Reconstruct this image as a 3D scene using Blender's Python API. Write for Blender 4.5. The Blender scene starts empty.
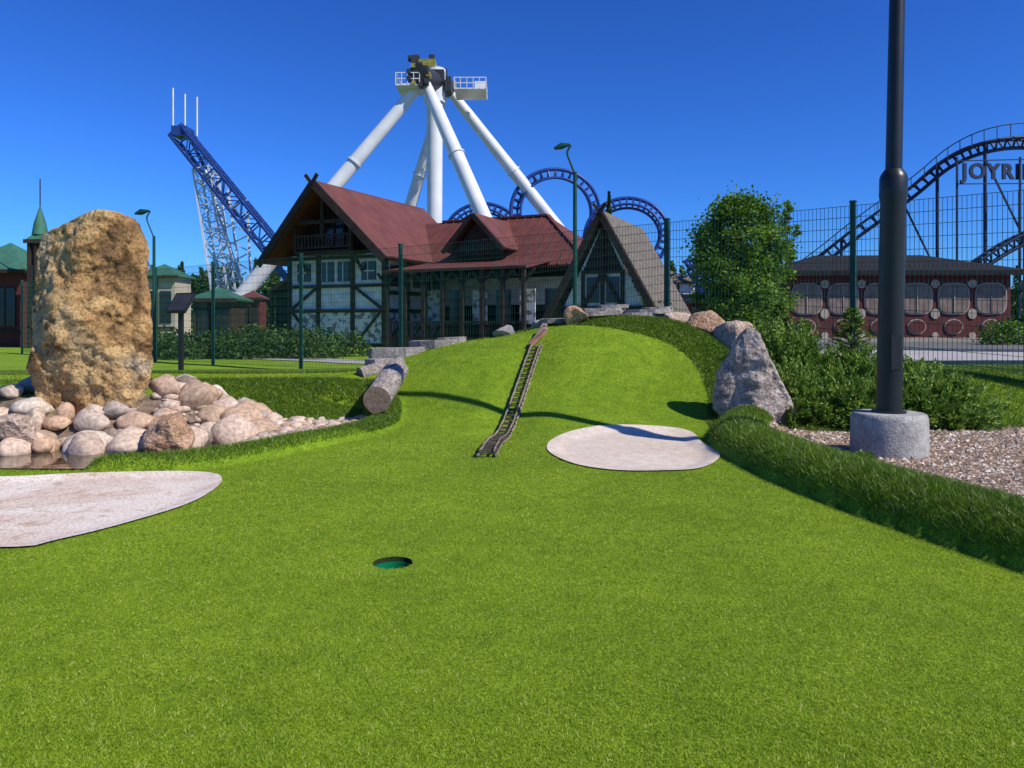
import bpy, math, random
import numpy as np
from mathutils import Vector, Matrix, noise
random.seed(7); rng=np.random.default_rng(7)
scene=bpy.context.scene
CH=1.2; F=770.0; HZ=325.0
def W(u,v,D): return Vector(((u-512)*D/F, D, CH+(HZ-v)*D/F))
def G(u,v,z=0.0):
    D=(CH-z)*F/(v-HZ); return ((u-512)*D/F, D)
R=math.radians
# ------------------------------------------------------------ materials
def new_mat(name):
    m=bpy.data.materials.new(name); m.use_nodes=True
    nt=m.node_tree; b=nt.nodes['Principled BSDF']; return m,nt,b
def mat(name,c1,c2=None,scale=4.0,rough=0.8,bump=0.0,bscale=None,metal=0.0,detail=6,spec=0.3,stretch=None,pos=(0.35,0.65)):
    m,nt,b=new_mat(name)
    b.inputs['Roughness'].default_value=rough; b.inputs['Metallic'].default_value=metal
    b.inputs['Specular IOR Level'].default_value=spec
    tc=nt.nodes.new('ShaderNodeTexCoord'); mp=nt.nodes.new('ShaderNodeMapping')
    nt.links.new(tc.outputs['Object'],mp.inputs[0])
    if stretch: mp.inputs['Scale'].default_value=stretch
    if c2 is None: c2=tuple(x*0.75 for x in c1)
    n=nt.nodes.new('ShaderNodeTexNoise'); n.inputs['Scale'].default_value=scale; n.inputs['Detail'].default_value=detail
    nt.links.new(mp.outputs[0],n.inputs['Vector'])
    r=nt.nodes.new('ShaderNodeValToRGB'); r.color_ramp.elements[0].position=pos[0]; r.color_ramp.elements[1].position=pos[1]
    r.color_ramp.elements[0].color=(*c2,1); r.color_ramp.elements[1].color=(*c1,1)
    nt.links.new(n.outputs['Fac'],r.inputs[0]); nt.links.new(r.outputs[0],b.inputs['Base Color'])
    if bump>0:
        n2=nt.nodes.new('ShaderNodeTexNoise'); n2.inputs['Scale'].default_value=bscale or scale*4; n2.inputs['Detail'].default_value=8
        nt.links.new(mp.outputs[0],n2.inputs['Vector'])
        bp=nt.nodes.new('ShaderNodeBump'); bp.inputs['Strength'].default_value=bump; bp.inputs['Distance'].default_value=0.02
        nt.links.new(n2.outputs['Fac'],bp.inputs['Height']); nt.links.new(bp.outputs[0],b.inputs['Normal'])
    return m
def rnd_mat(name,stops,rough=0.7,transl=0.0,patch=None,spec=0.3,pscale=0.8,fine=None):
    m,nt,b=new_mat(name); b.inputs['Roughness'].default_value=rough; b.inputs['Specular IOR Level'].default_value=spec
    a=nt.nodes.new('ShaderNodeAttribute'); a.attribute_name='rnd'
    r=nt.nodes.new('ShaderNodeValToRGB'); cr=r.color_ramp
    while len(cr.elements)<len(stops): cr.elements.new(0.5)
    for i,(p,c) in enumerate(stops):
        cr.elements[i].position=p; cr.elements[i].color=(*c,1)
    nt.links.new(a.outputs['Fac'],r.inputs[0]); out=r.outputs[0]
    if patch:
        tc=nt.nodes.new('ShaderNodeTexCoord'); n=nt.nodes.new('ShaderNodeTexNoise'); n.inputs['Scale'].default_value=pscale; n.inputs['Detail'].default_value=7
        nt.links.new(tc.outputs['Object'],n.inputs['Vector'])
        r2=nt.nodes.new('ShaderNodeValToRGB'); r2.color_ramp.elements[0].position=0.38; r2.color_ramp.elements[1].position=0.66
        r2.color_ramp.elements[0].color=(*patch[0],1); r2.color_ramp.elements[1].color=(*patch[1],1)
        nt.links.new(n.outputs['Fac'],r2.inputs[0])
        mx=nt.nodes.new('ShaderNodeMix'); mx.data_type='RGBA'; mx.blend_type='MULTIPLY'; mx.inputs[0].default_value=1
        nt.links.new(out,mx.inputs[6]); nt.links.new(r2.outputs[0],mx.inputs[7]); out=mx.outputs[2]
    if fine:
        tc=nt.nodes.new('ShaderNodeTexCoord'); n=nt.nodes.new('ShaderNodeTexNoise'); n.inputs['Scale'].default_value=fine; n.inputs['Detail'].default_value=6
        nt.links.new(tc.outputs['Object'],n.inputs['Vector'])
        mr=nt.nodes.new('ShaderNodeMapRange'); mr.inputs[1].default_value=0.3; mr.inputs[2].default_value=0.7; mr.inputs[3].default_value=0.6; mr.inputs[4].default_value=1.25
        nt.links.new(n.outputs['Fac'],mr.inputs[0])
        mx=nt.nodes.new('ShaderNodeMix'); mx.data_type='RGBA'; mx.blend_type='MULTIPLY'; mx.inputs[0].default_value=1
        nt.links.new(out,mx.inputs[6]); nt.links.new(mr.outputs[0],mx.inputs[7]); out=mx.outputs[2]
        bp=nt.nodes.new('ShaderNodeBump'); bp.inputs['Strength'].default_value=0.4; bp.inputs['Distance'].default_value=0.01
        nt.links.new(n.outputs['Fac'],bp.inputs['Height']); nt.links.new(bp.outputs[0],b.inputs['Normal'])
    nt.links.new(out,b.inputs['Base Color'])
    if transl>0:
        t=nt.nodes.new('ShaderNodeBsdfTranslucent'); nt.links.new(out,t.inputs[0])
        ms=nt.nodes.new('ShaderNodeMixShader'); ms.inputs[0].default_value=transl
        nt.links.new(b.outputs[0],ms.inputs[1]); nt.links.new(t.outputs[0],ms.inputs[2])
        nt.links.new(ms.outputs[0],nt.nodes['Material Output'].inputs[0])
    return m
def N_(nt,tc,scale,det=8,dist=0):
    n=nt.nodes.new('ShaderNodeTexNoise'); n.inputs['Scale'].default_value=scale; n.inputs['Detail'].default_value=det; n.inputs['Distortion'].default_value=dist
    nt.links.new(tc.outputs['Object'],n.inputs['Vector']); return n.outputs['Fac']
def ramp(nt,src,stops):
    r=nt.nodes.new('ShaderNodeValToRGB')
    while len(r.color_ramp.elements)<len(stops): r.color_ramp.elements.new(.5)
    for i,(p,c) in enumerate(stops): r.color_ramp.elements[i].position=p; r.color_ramp.elements[i].color=(*c,1)
    nt.links.new(src,r.inputs[0]); return r.outputs[0]
def mixc(nt,a,b_,f,mode='MIX'):
    mx=nt.nodes.new('ShaderNodeMix'); mx.data_type='RGBA'; mx.blend_type=mode
    if isinstance(f,float): mx.inputs[0].default_value=f
    else: nt.links.new(f,mx.inputs[0])
    nt.links.new(a,mx.inputs[6]); nt.links.new(b_,mx.inputs[7]); return mx.outputs[2]
def layered(name,base,bs,mid,ms_,fine,fs_,bump,bscale,rough=.9,bdist=.05):
    """three octaves of colour variation multiplied together + bump"""
    m,nt,b=new_mat(name); b.inputs['Roughness'].default_value=rough; b.inputs['Specular IOR Level'].default_value=.2
    tc=nt.nodes.new('ShaderNodeTexCoord')
    c=ramp(nt,N_(nt,tc,bs,9,.6),base); c=mixc(nt,c,ramp(nt,N_(nt,tc,ms_,8,.6),mid),1.0,'MULTIPLY'); c=mixc(nt,c,ramp(nt,N_(nt,tc,fs_,4),fine),1.0,'MULTIPLY')
    nt.links.new(c,b.inputs['Base Color'])
    bp=nt.nodes.new('ShaderNodeBump'); bp.inputs['Strength'].default_value=bump; bp.inputs['Distance'].default_value=bdist
    nt.links.new(N_(nt,tc,bscale,12,.4),bp.inputs['Height']); nt.links.new(bp.outputs[0],b.inputs['Normal']); return m
# ------------------------------------------------------------ mesh helpers
def link(o): scene.collection.objects.link(o); return o
class MB:
    def __init__(s): s.v=[];s.f=[];s.m=[];s.s=[];s.M=Matrix.Identity(4)
    def add(s,vs,fs,mi=0,sm=False):
        b=len(s.v); s.v+=[tuple(s.M@Vector(v)) for v in vs]
        for f in fs: s.f.append([b+i for i in f]); s.m.append(mi); s.s.append(sm)
    def box(s,c,size,mi=0,rz=0):
        hx,hy,hz=[a/2 for a in size]; ca,sa=math.cos(rz),math.sin(rz)
        vs=[]
        for x,y,z in [(-hx,-hy,-hz),(hx,-hy,-hz),(hx,hy,-hz),(-hx,hy,-hz),(-hx,-hy,hz),(hx,-hy,hz),(hx,hy,hz),(-hx,hy,hz)]:
            vs.append((c[0]+x*ca-y*sa,c[1]+x*sa+y*ca,c[2]+z))
        s.add(vs,[(0,3,2,1),(4,5,6,7),(0,1,5,4),(1,2,6,5),(2,3,7,6),(3,0,4,7)],mi)
    def beam(s,p,q,w,h=None,mi=0):
        h=h or w; p=Vector(p);q=Vector(q); d=(q-p)
        if d.length<1e-6:return
        d.normalize(); up=Vector((0,0,1)) if abs(d.z)<0.95 else Vector((0,1,0))
        a=d.cross(up).normalized()*w/2; b=a.cross(d).normalized()*h/2
        vs=[p-a-b,p+a-b,p+a+b,p-a+b,q-a-b,q+a-b,q+a+b,q-a+b]
        s.add(vs,[(0,3,2,1),(4,5,6,7),(0,1,5,4),(1,2,6,5),(2,3,7,6),(3,0,4,7)],mi)
    def pipe(s,pts,r,mi=0,n=8,cap=True,closed=False):
        pts=[Vector(p) for p in pts]; N=len(pts)
        rs=r if isinstance(r,(list,tuple)) else [r]*N
        vs=[];prev=None
        for i,p in enumerate(pts):
            if closed: d=pts[(i+1)%N]-pts[i-1]
            else: d=pts[min(i+1,N-1)]-pts[max(i-1,0)]
            d.normalize()
            if prev is None:
                up=Vector((0,0,1)) if abs(d.z)<0.9 else Vector((1,0,0))
                a=d.cross(up).normalized()
            else: a=(prev-d*prev.dot(d)).normalized()
            prev=a; b=d.cross(a)
            for k in range(n):
                t=2*math.pi*k/n; vs.append(p+(a*math.cos(t)+b*math.sin(t))*rs[i])
        fs=[]
        for i in range(N if closed else N-1):
            j=(i+1)%N
            for k in range(n):
                l=(k+1)%n; fs.append((i*n+k,i*n+l,j*n+l,j*n+k))
        s.add(vs,fs,mi,True)
        if cap and not closed:
            s.add(vs[:n],[tuple(range(n))[::-1]],mi); s.add(vs[-n:],[tuple(range(n))],mi)
    def quad(s,vs,mi=0): s.add(vs,[tuple(range(len(vs)))],mi)
    def slab(s,vs,t,mi=0):
        vs=[Vector(v) for v in vs]; n=(vs[1]-vs[0]).cross(vs[2]-vs[0]).normalized()
        k=len(vs); lo=[v-n*t for v in vs]
        fs=[tuple(range(k)),tuple(range(2*k-1,k-1,-1))]
        for i in range(k): j=(i+1)%k; fs.append((i,i+k,j+k,j))
        s.add(vs+lo,fs,mi)
    def obj(s,name,mats,parent=None):
        me=bpy.data.meshes.new(name); me.from_pydata(s.v,[],s.f)
        for m in mats: me.materials.append(m)
        me.polygons.foreach_set('material_index',s.m); me.polygons.foreach_set('use_smooth',s.s); me.update()
        o=bpy.data.objects.new(name,me); link(o)
        if parent: o.parent=parent
        return o
def soup(name,V,k,mats,rnd=None,smooth=False):
    N=len(V)//k; me=bpy.data.meshes.new(name)
    me.vertices.add(len(V)); me.vertices.foreach_set('co',V.astype(np.float32).ravel())
    me.loops.add(len(V)); me.loops.foreach_set('vertex_index',np.arange(len(V),dtype=np.int32))
    me.polygons.add(N); me.polygons.foreach_set('loop_start',np.arange(0,len(V),k,dtype=np.int32))
    me.polygons.foreach_set('loop_total',np.full(N,k,dtype=np.int32))
    for m in mats: me.materials.append(m)
    if rnd is not None:
        a=me.attributes.new('rnd','FLOAT','FACE'); a.data.foreach_set('value',rnd.astype(np.float32))
    me.update(calc_edges=True)
    return link(bpy.data.objects.new(name,me))
def multi(name,bv,bf,T,mats,rnd,smooth=True):
    N,n,_=T.shape; bf=np.array(bf); m,k=bf.shape
    V=T.reshape(-1,3); Fi=(bf[None]+ (np.arange(N)*n)[:,None,None]).reshape(-1)
    me=bpy.data.meshes.new(name); me.vertices.add(len(V)); me.vertices.foreach_set('co',V.astype(np.float32).ravel())
    me.loops.add(len(Fi)); me.loops.foreach_set('vertex_index',Fi.astype(np.int32))
    P=N*m; me.polygons.add(P); me.polygons.foreach_set('loop_start',np.arange(0,P*k,k,dtype=np.int32)); me.polygons.foreach_set('loop_total',np.full(P,k,dtype=np.int32))
    me.polygons.foreach_set('use_smooth',np.full(P,smooth))
    for mm in mats: me.materials.append(mm)
    a=me.attributes.new('rnd','FLOAT','FACE'); a.data.foreach_set('value',np.repeat(rnd,m).astype(np.float32))
    me.update(calc_edges=True); return link(bpy.data.objects.new(name,me))
import bmesh
def ico(sub):
    bm=bmesh.new(); bmesh.ops.create_icosphere(bm,subdivisions=sub,radius=1); bm.verts.ensure_lookup_table()
    v=np.array([x.co[:] for x in bm.verts]); f=[[q.index for q in t.verts] for t in bm.faces]; bm.free(); return v,f
# ------------------------------------------------------------ terrain
def sm(t): t=np.clip(t,0,1); return t*t*(3-2*t)
def table(knots,sig=0.25):
    xs=np.arange(-60,60,0.05); ys=np.interp(xs,[k[0] for k in knots],[k[1] for k in knots])
    k=np.exp(-0.5*(np.arange(-30,31)*0.05/sig)**2); k/=k.sum()
    ys=np.convolve(np.pad(ys,30,mode='edge'),k,'valid'); return lambda x:np.interp(x,xs,ys)
Hc=table([(-60,.3),(-8,.42),(-2.6,.46),(-2.1,.55),(-1.7,.68),(-1,.88),(0,1.04),(.4,1.16),(.8,1.24),(1.3,1.28),(2.4,1.28),(2.9,1.13),(3.4,.75),(4,.55),(60,.5)],.15)
Y0=table([(-60,9.6),(-2.4,9.6),(-1.6,9.1),(0,8.0),(1,8.0),(2.5,8.3),(3.5,8.6),(60,8.7)],.3)
YC=table([(-60,10.6),(-2.4,10.8),(-1.8,11.9),(0,12.2),(2,12.4),(3,12.0),(4,11.0),(60,10.8)],.3)
WB=table([(-60,11),(-3,11),(-1.5,4),(3,3.5),(5,5),(60,6)],.3)
ZB=table([(-60,0),(-3,0),(3,.38),(60,.38)],.5)
def catmull(pts,closed=True,n=10):
    P=[np.array(p,float) for p in pts]; out=[];N=len(P)
    for i in range(N if closed else N-1):
        g=lambda j:P[j%N] if closed else P[min(max(j,0),N-1)]
        p0,p1,p2,p3=g(i-1),g(i),g(i+1),g(i+2)
        for k in range(n):
            t=k/n; out.append(0.5*((2*p1)+(-p0+p2)*t+(2*p0-5*p1+4*p2-p3)*t*t+(-p0+3*p1-3*p2+p3)*t**3))
    if not closed: out.append(P[-1])
    return np.array(out)
class Star:
    def __init__(s,pts,c=None):
        s.p=catmull(pts); s.c=s.p.mean(0) if c is None else np.array(c)
        d=s.p-s.c; a=np.arctan2(d[:,1],d[:,0]); o=np.argsort(a); s.a=a[o]; s.r=np.hypot(d[:,0],d[:,1])[o]
        s.aa=np.concatenate([s.a-2*np.pi,s.a,s.a+2*np.pi]); s.rr=np.tile(s.r,3)
    def rad(s,a): return np.interp(a,s.aa,s.rr)
    def ratio(s,x,y):
        dx,dy=x-s.c[0],y-s.c[1]; return np.hypot(dx,dy)/s.rad(np.arctan2(dy,dx))
sandR=Star([G(547,450),G(558,436,.02),G(595,429,.04),G(650,428,.04),G(690,430,.04),(1.93,7.8),(1.92,7.1),G(703,468),G(660,471),G(610,470),G(570,463)])
sandL=Star([G(222,482),G(195,503),G(130,524),G(60,541),G(0,549),(-4.1,4.3),(-5.2,5.0),(-5.0,6.0),G(0,477),G(100,473),G(200,473)],c=(-3.5,5.3))
pond=Star([G(228,452),G(185,463),G(110,469),G(0,469),(-5.6,6.5),(-6.6,7.3),(-6.2,8.2),(-5,8.5),(-3.6,8.6),(-2.6,8.6),G(260,440)],c=(-4.0,7.4))
def pdist(x,y,line):
    d=np.full(np.shape(x),1e9)
    for (a,b),(c,e) in zip(line[:-1],line[1:]):
        vx,vy=c-a,e-b; L=vx*vx+vy*vy
        if L<1e-9: continue
        t=np.clip(((x-a)*vx+(y-b)*vy)/L,0,1); d=np.minimum(d,np.hypot(x-a-t*vx,y-b-t*vy))
    return d
berm=catmull([(3.65,.5),(3.35,2.2),(2.98,3.3),(2.74,4.1),(2.51,5.0),(2.36,5.9),(2.30,6.7),(2.29,7.4),(2.40,8.0),(2.62,8.5)],False,6)
lip=catmull([(-3.3,6.42),(-2.95,6.45),(-2.5,6.85),(-2.1,7.7),(-1.7,8.5),(-1.55,9.3),(-1.75,10.1),(-2.4,10.4)],False,6)
rgh=catmull([(1.25,12.2),(2.0,11.8),(2.6,11.25),(2.95,10.5),(2.95,9.6),(2.75,8.8)],False,6)
lad=[(-.225,6.95),(-.13,8.3),(.03,9.4),(.19,10.3),(.36,11.2)]
PILE=(-4.75,8.9); HOLE=(-.600,3.88,.102)
def h(x,y):
    x=np.asarray(x,float); y=np.asarray(y,float); x,y=np.broadcast_arrays(x,y)
    H=Hc(x);y0=Y0(x);yc=YC(x);w=WB(x);zb=ZB(x)
    t=np.clip((y-y0)/(yc-y0),0,1)
    S=0.6*sm(t)+0.4*np.sin(t*np.pi/2)**2.2
    z=np.where(y<yc,H*S,zb+(H-zb)*(1-sm((y-yc)/w)))
    z=z-.09*np.exp(-(pdist(x,y,lad)/.32)**2)*sm((y-7.4)/1.4)
    z=z+.07*np.exp(-(((x+.95)/.55)**2+((y-10.4)/.9)**2))
    d=pdist(x,y,berm); z=z+.235*np.clip(1-(d/.33)**2,0,1)**.55
    sl_=sandL.ratio(x,y)
    d=pdist(x,y,lip); z=z+.11*np.sqrt(np.clip(1-(d/.22)**2,0,1))*sm((sl_-1.0)/.10)
    d=pdist(x,y,rgh); z=z+.08*np.exp(-(d/.3)**2)
    z=z-.035*sm((1.0-sandR.ratio(x,y))/.25)-.03*sm((1-sl_)/.15)
    z=z-.22*sm((1.0-pond.ratio(x,y))/.25)
    r=np.hypot((x-PILE[0])/1.35,(y-PILE[1])/1.05); z=z+.40*sm((1.25-r)/.6)
    z=z+.010*np.sin(x*1.3+.4)*np.sin(y*.9)*sm((y-1)/3)
    return z
def hz(x,y): return float(h(np.array([x]),np.array([y]))[0])
def axis(lo,hi,s,far,g=1.13):
    a=list(np.arange(lo,hi+1e-6,s)); st=s
    up=[];p=hi
    while p<far: st*=g; p+=st; up.append(p)
    return a,up
a,up=axis(-6,5.4,.06,450); xs=np.array([-6-(u-5.4) for u in up][::-1]+a+up)
a,up=axis(1.2,15,.06,900); st=.06; dn=[];p=1.2
while p>-40: st*=1.3; p-=st; dn.append(p)
ys=np.array(dn[::-1]+a+up)
X,Y=np.meshgrid(xs,ys); Z=h(X,Y)
V=np.stack([X,Y,Z],-1).reshape(-1,3); nx,ny=len(xs),len(ys)
i,j=np.meshgrid(np.arange(nx-1),np.arange(ny-1)); q=(j*nx+i).ravel()
fc=np.stack([q,q+1,q+nx+1,q+nx],-1)
fcen=V[fc].mean(1); fc=fc[np.hypot(fcen[:,0]-HOLE[0],fcen[:,1]-HOLE[1])>.145]
me=bpy.data.meshes.new('ground'); me.vertices.add(len(V)); me.vertices.foreach_set('co',V.astype(np.float32).ravel())
me.loops.add(fc.size); me.loops.foreach_set('vertex_index',fc.ravel().astype(np.int32))
me.polygons.add(len(fc)); me.polygons.foreach_set('loop_start',np.arange(0,fc.size,4,dtype=np.int32)); me.polygons.foreach_set('loop_total',np.full(len(fc),4,dtype=np.int32))
me.polygons.foreach_set('use_smooth',np.ones(len(fc),bool)); me.update(calc_edges=True)
turf=layered('turf_base',[(.35,(.19,.31,.012)),(.65,(.26,.40,.018))],.8,[(.35,(.8,.85,.8)),(.6,(1.1,1.08,1.1))],6,[(.35,(.5,.55,.5)),(.62,(1.2,1.15,1.2))],70,.8,160,.9,.02)
me.materials.append(turf); link(bpy.data.objects.new('ground',me))
# ------------------------------------------------------------ draped sheets
def fan(name,star,off,m,rings=24,seg=120,flat=None):
    vs=[];fs=[]
    vs.append((star.c[0],star.c[1],flat if flat is not None else hz(*star.c)+off))
    an=np.linspace(-np.pi,np.pi,seg,endpoint=False); ra=star.rad(an)
    for k in range(1,rings+1):
        x=star.c[0]+np.cos(an)*ra*k/rings; y=star.c[1]+np.sin(an)*ra*k/rings
        z=h(x,y)+off if flat is None else np.full(seg,flat)
        vs+=list(zip(x,y,z))
    for s_ in range(seg): fs.append((0,1+s_,1+(s_+1)%seg))
    for k in range(rings-1):
        for s_ in range(seg):
            a=1+k*seg+s_; b=1+k*seg+(s_+1)%seg; fs.append((a,a+seg,b+seg,b))
    M=MB(); M.add(vs,fs,0,True); return M.obj(name,[m])
sandm=layered('sand',[(.3,(.66,.55,.44)),(.65,(.78,.67,.56))],1.3,[(.35,(.88,.86,.84)),(.6,(1.04,1.04,1.04))],14,[(.38,(.8,.78,.76)),(.55,(1.05,1.05,1.05))],110,.6,150,.95,.015)
sandm2=layered('sand_speckled',[(.38,(.60,.42,.31)),(.52,(.78,.69,.59))],.8,[(.3,(.80,.70,.62)),(.46,(1.04,1.04,1.04))],9,[(.36,(.72,.62,.55)),(.5,(1.05,1.05,1.05))],60,.6,150,.95,.015)
fan('sand_bunker',sandR,.012,sandm); fan('sand_bunker',sandL,.012,sandm2)
wm,nt,b=new_mat('pond_water'); b.inputs['Base Color'].default_value=(.07,.045,.022,1); b.inputs['Roughness'].default_value=.04; b.inputs['Specular IOR Level'].default_value=.5
n=nt.nodes.new('ShaderNodeTexNoise'); n.inputs['Scale'].default_value=9; bp=nt.nodes.new('ShaderNodeBump'); bp.inputs['Strength'].default_value=.12; bp.inputs['Distance'].default_value=.02
tc=nt.nodes.new('ShaderNodeTexCoord'); nt.links.new(tc.outputs['Object'],n.inputs['Vector']); nt.links.new(n.outputs['Fac'],bp.inputs['Height']); nt.links.new(bp.outputs[0],b.inputs['Normal'])
fan('pond_water',pond,0,wm,rings=4,flat=-.05)
bedm=mat('pond_bed',(.26,.19,.13),(.13,.09,.06),scale=20,rough=.9,bump=.5)
fan('pond_bed',pond,.012,bedm)
def gravel_mask(x,y):
    bx=np.interp(y,[p[1] for p in berm],[p[0] for p in berm])
    edge=8.75+.12*np.sin(x*3)+.05*(x-3)
    return (x>bx+.27)&(y<edge)&(x<8.5)&(y>.4)
M=MB(); yy=np.linspace(.5,8.85,110); vs=[];fs=[]; uu=np.linspace(0,1,70)
for y in yy:
    bx=float(np.interp(y,[p[1] for p in berm],[p[0] for p in berm]))+.27; x=bx+(8.5-bx)*uu
    vs+=list(zip(x,np.full(70,y),h(x,np.full(70,y))+.012))
for a in range(109):
    for b_ in range(69): q=a*70+b_; fs.append((q,q+1,q+71,q+70))
M.add(vs,fs,0,True)
M.obj('gravel_bed',[layered('gravel_base',[(.3,(.27,.19,.14)),(.7,(.36,.27,.2))],2,[(.35,(.6,.6,.6)),(.6,(1.1,1.1,1.1))],25,[(.4,(.4,.38,.36)),(.6,(1.3,1.25,1.2))],60,.9,60,.95,.03)])
# ------------------------------------------------------------ turf blades
def fr_pts(n,y0,y1,extra=.9):
    u=rng.random(n); y=y0*(y1/y0)**u
    x=(rng.random(n)*2-1)*(0.70*y+extra); return x,y
def excl(x,y):
    r=np.hypot((x-PILE[0])/1.35,(y-PILE[1])/1.05)
    return (sandR.ratio(x,y)<1)|(sandL.ratio(x,y)<1)|(pond.ratio(x,y)<.98)|gravel_mask(x,y)|(r<1.15)|((x<-2.3)&(x>-3.9)&(y>8.3)&(y<9.35))|(np.hypot(x-HOLE[0],y-HOLE[1])<HOLE[2])
def rough_mask(x,y):
    return (pdist(x,y,berm)<.325)|(pdist(x,y,lip)<.20)|(pdist(x,y,rgh)<.50)|((x<-1.9)&(y>9.35)&(y<10.75))|((x>3.05)&(y>8.6))|((y>12.35))|((x>-.2)&(x<.75)&(y>11.75)&(y>12.6-.9*x))
def blades(x,y,ht,wd,lean=.5):
    z=h(x,y)-.002; N=len(x); a=rng.random(N)*2*np.pi; l=a+np.pi/2+rng.normal(0,.8,N)
    H_=ht*(.6+.7*rng.random(N)); ln=H_*lean*rng.random(N)*1.6
    b=np.stack([x,y,z],-1); dx=np.stack([np.cos(a),np.sin(a),0*a],-1)*(wd/2)[:,None]
    tip=b+np.stack([np.cos(l)*ln,np.sin(l)*ln,H_],-1)
    V=np.empty((N,3,3)); V[:,0]=b-dx; V[:,1]=b+dx; V[:,2]=tip; return V.reshape(-1,3)
gm=rnd_mat('turf_blade',[(0,(.10,.16,.005)),(.42,(.27,.39,.014)),(.86,(.40,.54,.035)),(1,(.78,.74,.28))],rough=.6,transl=.3,patch=((.86,.88,.8),(1.10,1.06,1.1)),pscale=1.3,spec=.2)
x,y=fr_pts(1300000,1.7,13.0); k=~excl(x,y)&~rough_mask(x,y); x,y=x[k],y[k]
wd=np.maximum(.0026,y*.0009); ht=np.maximum(.0095,.0011*y)
tuft=np.sin(x*151.3+np.sin(y*97.1)*2)*np.sin(y*143.7+np.sin(x*83.3)*2)
soup('turf_grass',blades(x,y,ht,wd,1.2),3,[gm],np.clip(.8*rng.random(len(x))+.1+.22*tuft,0,1))
rm=rnd_mat('rough_blade',[(0,(.05,.10,.008)),(.55,(.13,.23,.014)),(1,(.28,.40,.04))],rough=.4,transl=.25,spec=.4,patch=((.8,.85,.8),(1.1,1.05,1)))
x,y=fr_pts(1100000,2.6,15.5); x2=rng.uniform(-6,5,450000); y2=rng.uniform(8.3,13.2,450000); x=np.r_[x,x2]; y=np.r_[y,y2]
k=~excl(x,y)&rough_mask(x,y); x,y=x[k],y[k]
wd=np.maximum(.004,y*.0009); ht=np.full(len(x),.040)
soup('rough_grass',blades(x,y,ht,wd,1.0),3,[rm],rng.random(len(x)))
# golf cup sunk in the ground, with a turf collar
cx,cy,cr=HOLE[0],HOLE[1],.100; n_=48
M=MB(); vs=[]
for rr in (cr+.001,.15,.215):
    for k in range(n_):
        x=cx+rr*math.cos(2*math.pi*k/n_); y=cy+rr*math.sin(2*math.pi*k/n_); vs.append((x,y,hz(x,y)+.0015))
fs=[(q*n_+k,q*n_+(k+1)%n_,(q+1)*n_+(k+1)%n_,(q+1)*n_+k) for q in (0,1) for k in range(n_)]
M.add(vs,fs,0,True); M.obj('turf_collar',[turf])
M=MB(); zc=hz(cx,cy)
def ringv(rr,zz): return [(cx+rr*math.cos(2*math.pi*k/n_),cy+rr*math.sin(2*math.pi*k/n_),zz) for k in range(n_)]
def band(a_,b_,mi): M.add(a_+b_,[(k,(k+1)%n_,n_+(k+1)%n_,n_+k) for k in range(n_)],mi,True)
band(ringv(cr+.002,zc+.0),ringv(cr,zc-.024),2); band(ringv(cr,zc-.024),ringv(cr-.007,zc-.024),0); band(ringv(cr-.007,zc-.024),ringv(cr-.010,zc-.17),0); band(ringv(cr-.010,zc-.17),ringv(.02,zc-.172),1)
M.add(ringv(.02,zc-.172),[tuple(range(n_))],1)
M.obj('golf_hole',[mat('cup_green',(.0,.20,.075),(.0,.13,.05),rough=.5),mat('cup_dark',(.0,.04,.02),(.004,.015,.01),scale=12,rough=.6),mat('turf_backing',(.02,.035,.008),(.01,.015,.006),scale=80,rough=.9)])
# ------------------------------------------------------------ gravel stones + cobbles
ov=np.array([(1,0,0),(-1,0,0),(0,1,0),(0,-1,0),(0,0,1),(0,0,-1)],float); of=[(0,2,4),(2,1,4),(1,3,4),(3,0,4),(2,0,5),(1,2,5),(3,1,5),(0,3,5)]
def stones(name,x,y,size,m,base=(ov,of),smooth=False,zoff=.3,flat=.6,jit=.25,z=None):
    bv,bf=base; N=len(x); a=rng.random(N)*2*np.pi
    sx=size*(.8+.5*rng.random(N)); sy=size*(.6+.5*rng.random(N)); sz=size*flat*(.7+.5*rng.random(N))
    P=bv[None]*np.stack([sx,sy,sz],-1)[:,None,:]
    if jit: P=P*(1+rng.normal(0,jit,(N,len(bv),1)))
    c,s_=np.cos(a)[:,None],np.sin(a)[:,None]
    Xr=P[...,0]*c-P[...,1]*s_; Yr=P[...,0]*s_+P[...,1]*c
    zz=(h(x,y) if z is None else z)+sz*zoff
    T=np.stack([Xr+x[:,None],Yr+y[:,None],P[...,2]+zz[:,None]],-1)
    return multi(name,bv,bf,T,[m],rng.random(N),smooth)
gst=[(0,(.10,.07,.05)),(.3,(.40,.26,.17)),(.5,(.58,.42,.29)),(.75,(.32,.28,.24)),(1,(.84,.72,.58))]
gmat=rnd_mat('gravel_stone',gst,rough=.85)
n=46000; x=2.1+rng.random(n)*5.6; y=3.0+rng.random(n)*5.9; k=gravel_mask(x,y)&(x<.72*y+1.2); x,y=x[k],y[k]
stones('gravel',x,y,.011+.017*rng.random(len(x))**2,gmat,zoff=.8)
def lumpy(sub,seed,amp=.18,planes=5):
    v,f=ico(sub); r_=random.Random(seed); P=[]
    for k in range(planes):
        n_=Vector((r_.gauss(0,1),r_.gauss(0,1),r_.gauss(0,1))).normalized(); P.append((n_,r_.uniform(.55,.85)))
    o=Vector((seed*3.1,seed*1.7,0)); out=[]
    for p in v:
        q=Vector(p)
        for n_,d in P:
            t=q.dot(n_)
            if t>d: q-=n_*(t-d)*.75
        q*=1+amp*noise.noise(q*1.5+o)+amp*.3*noise.noise(q*5+o); out.append(q[:])
    return np.array(out),f
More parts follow.
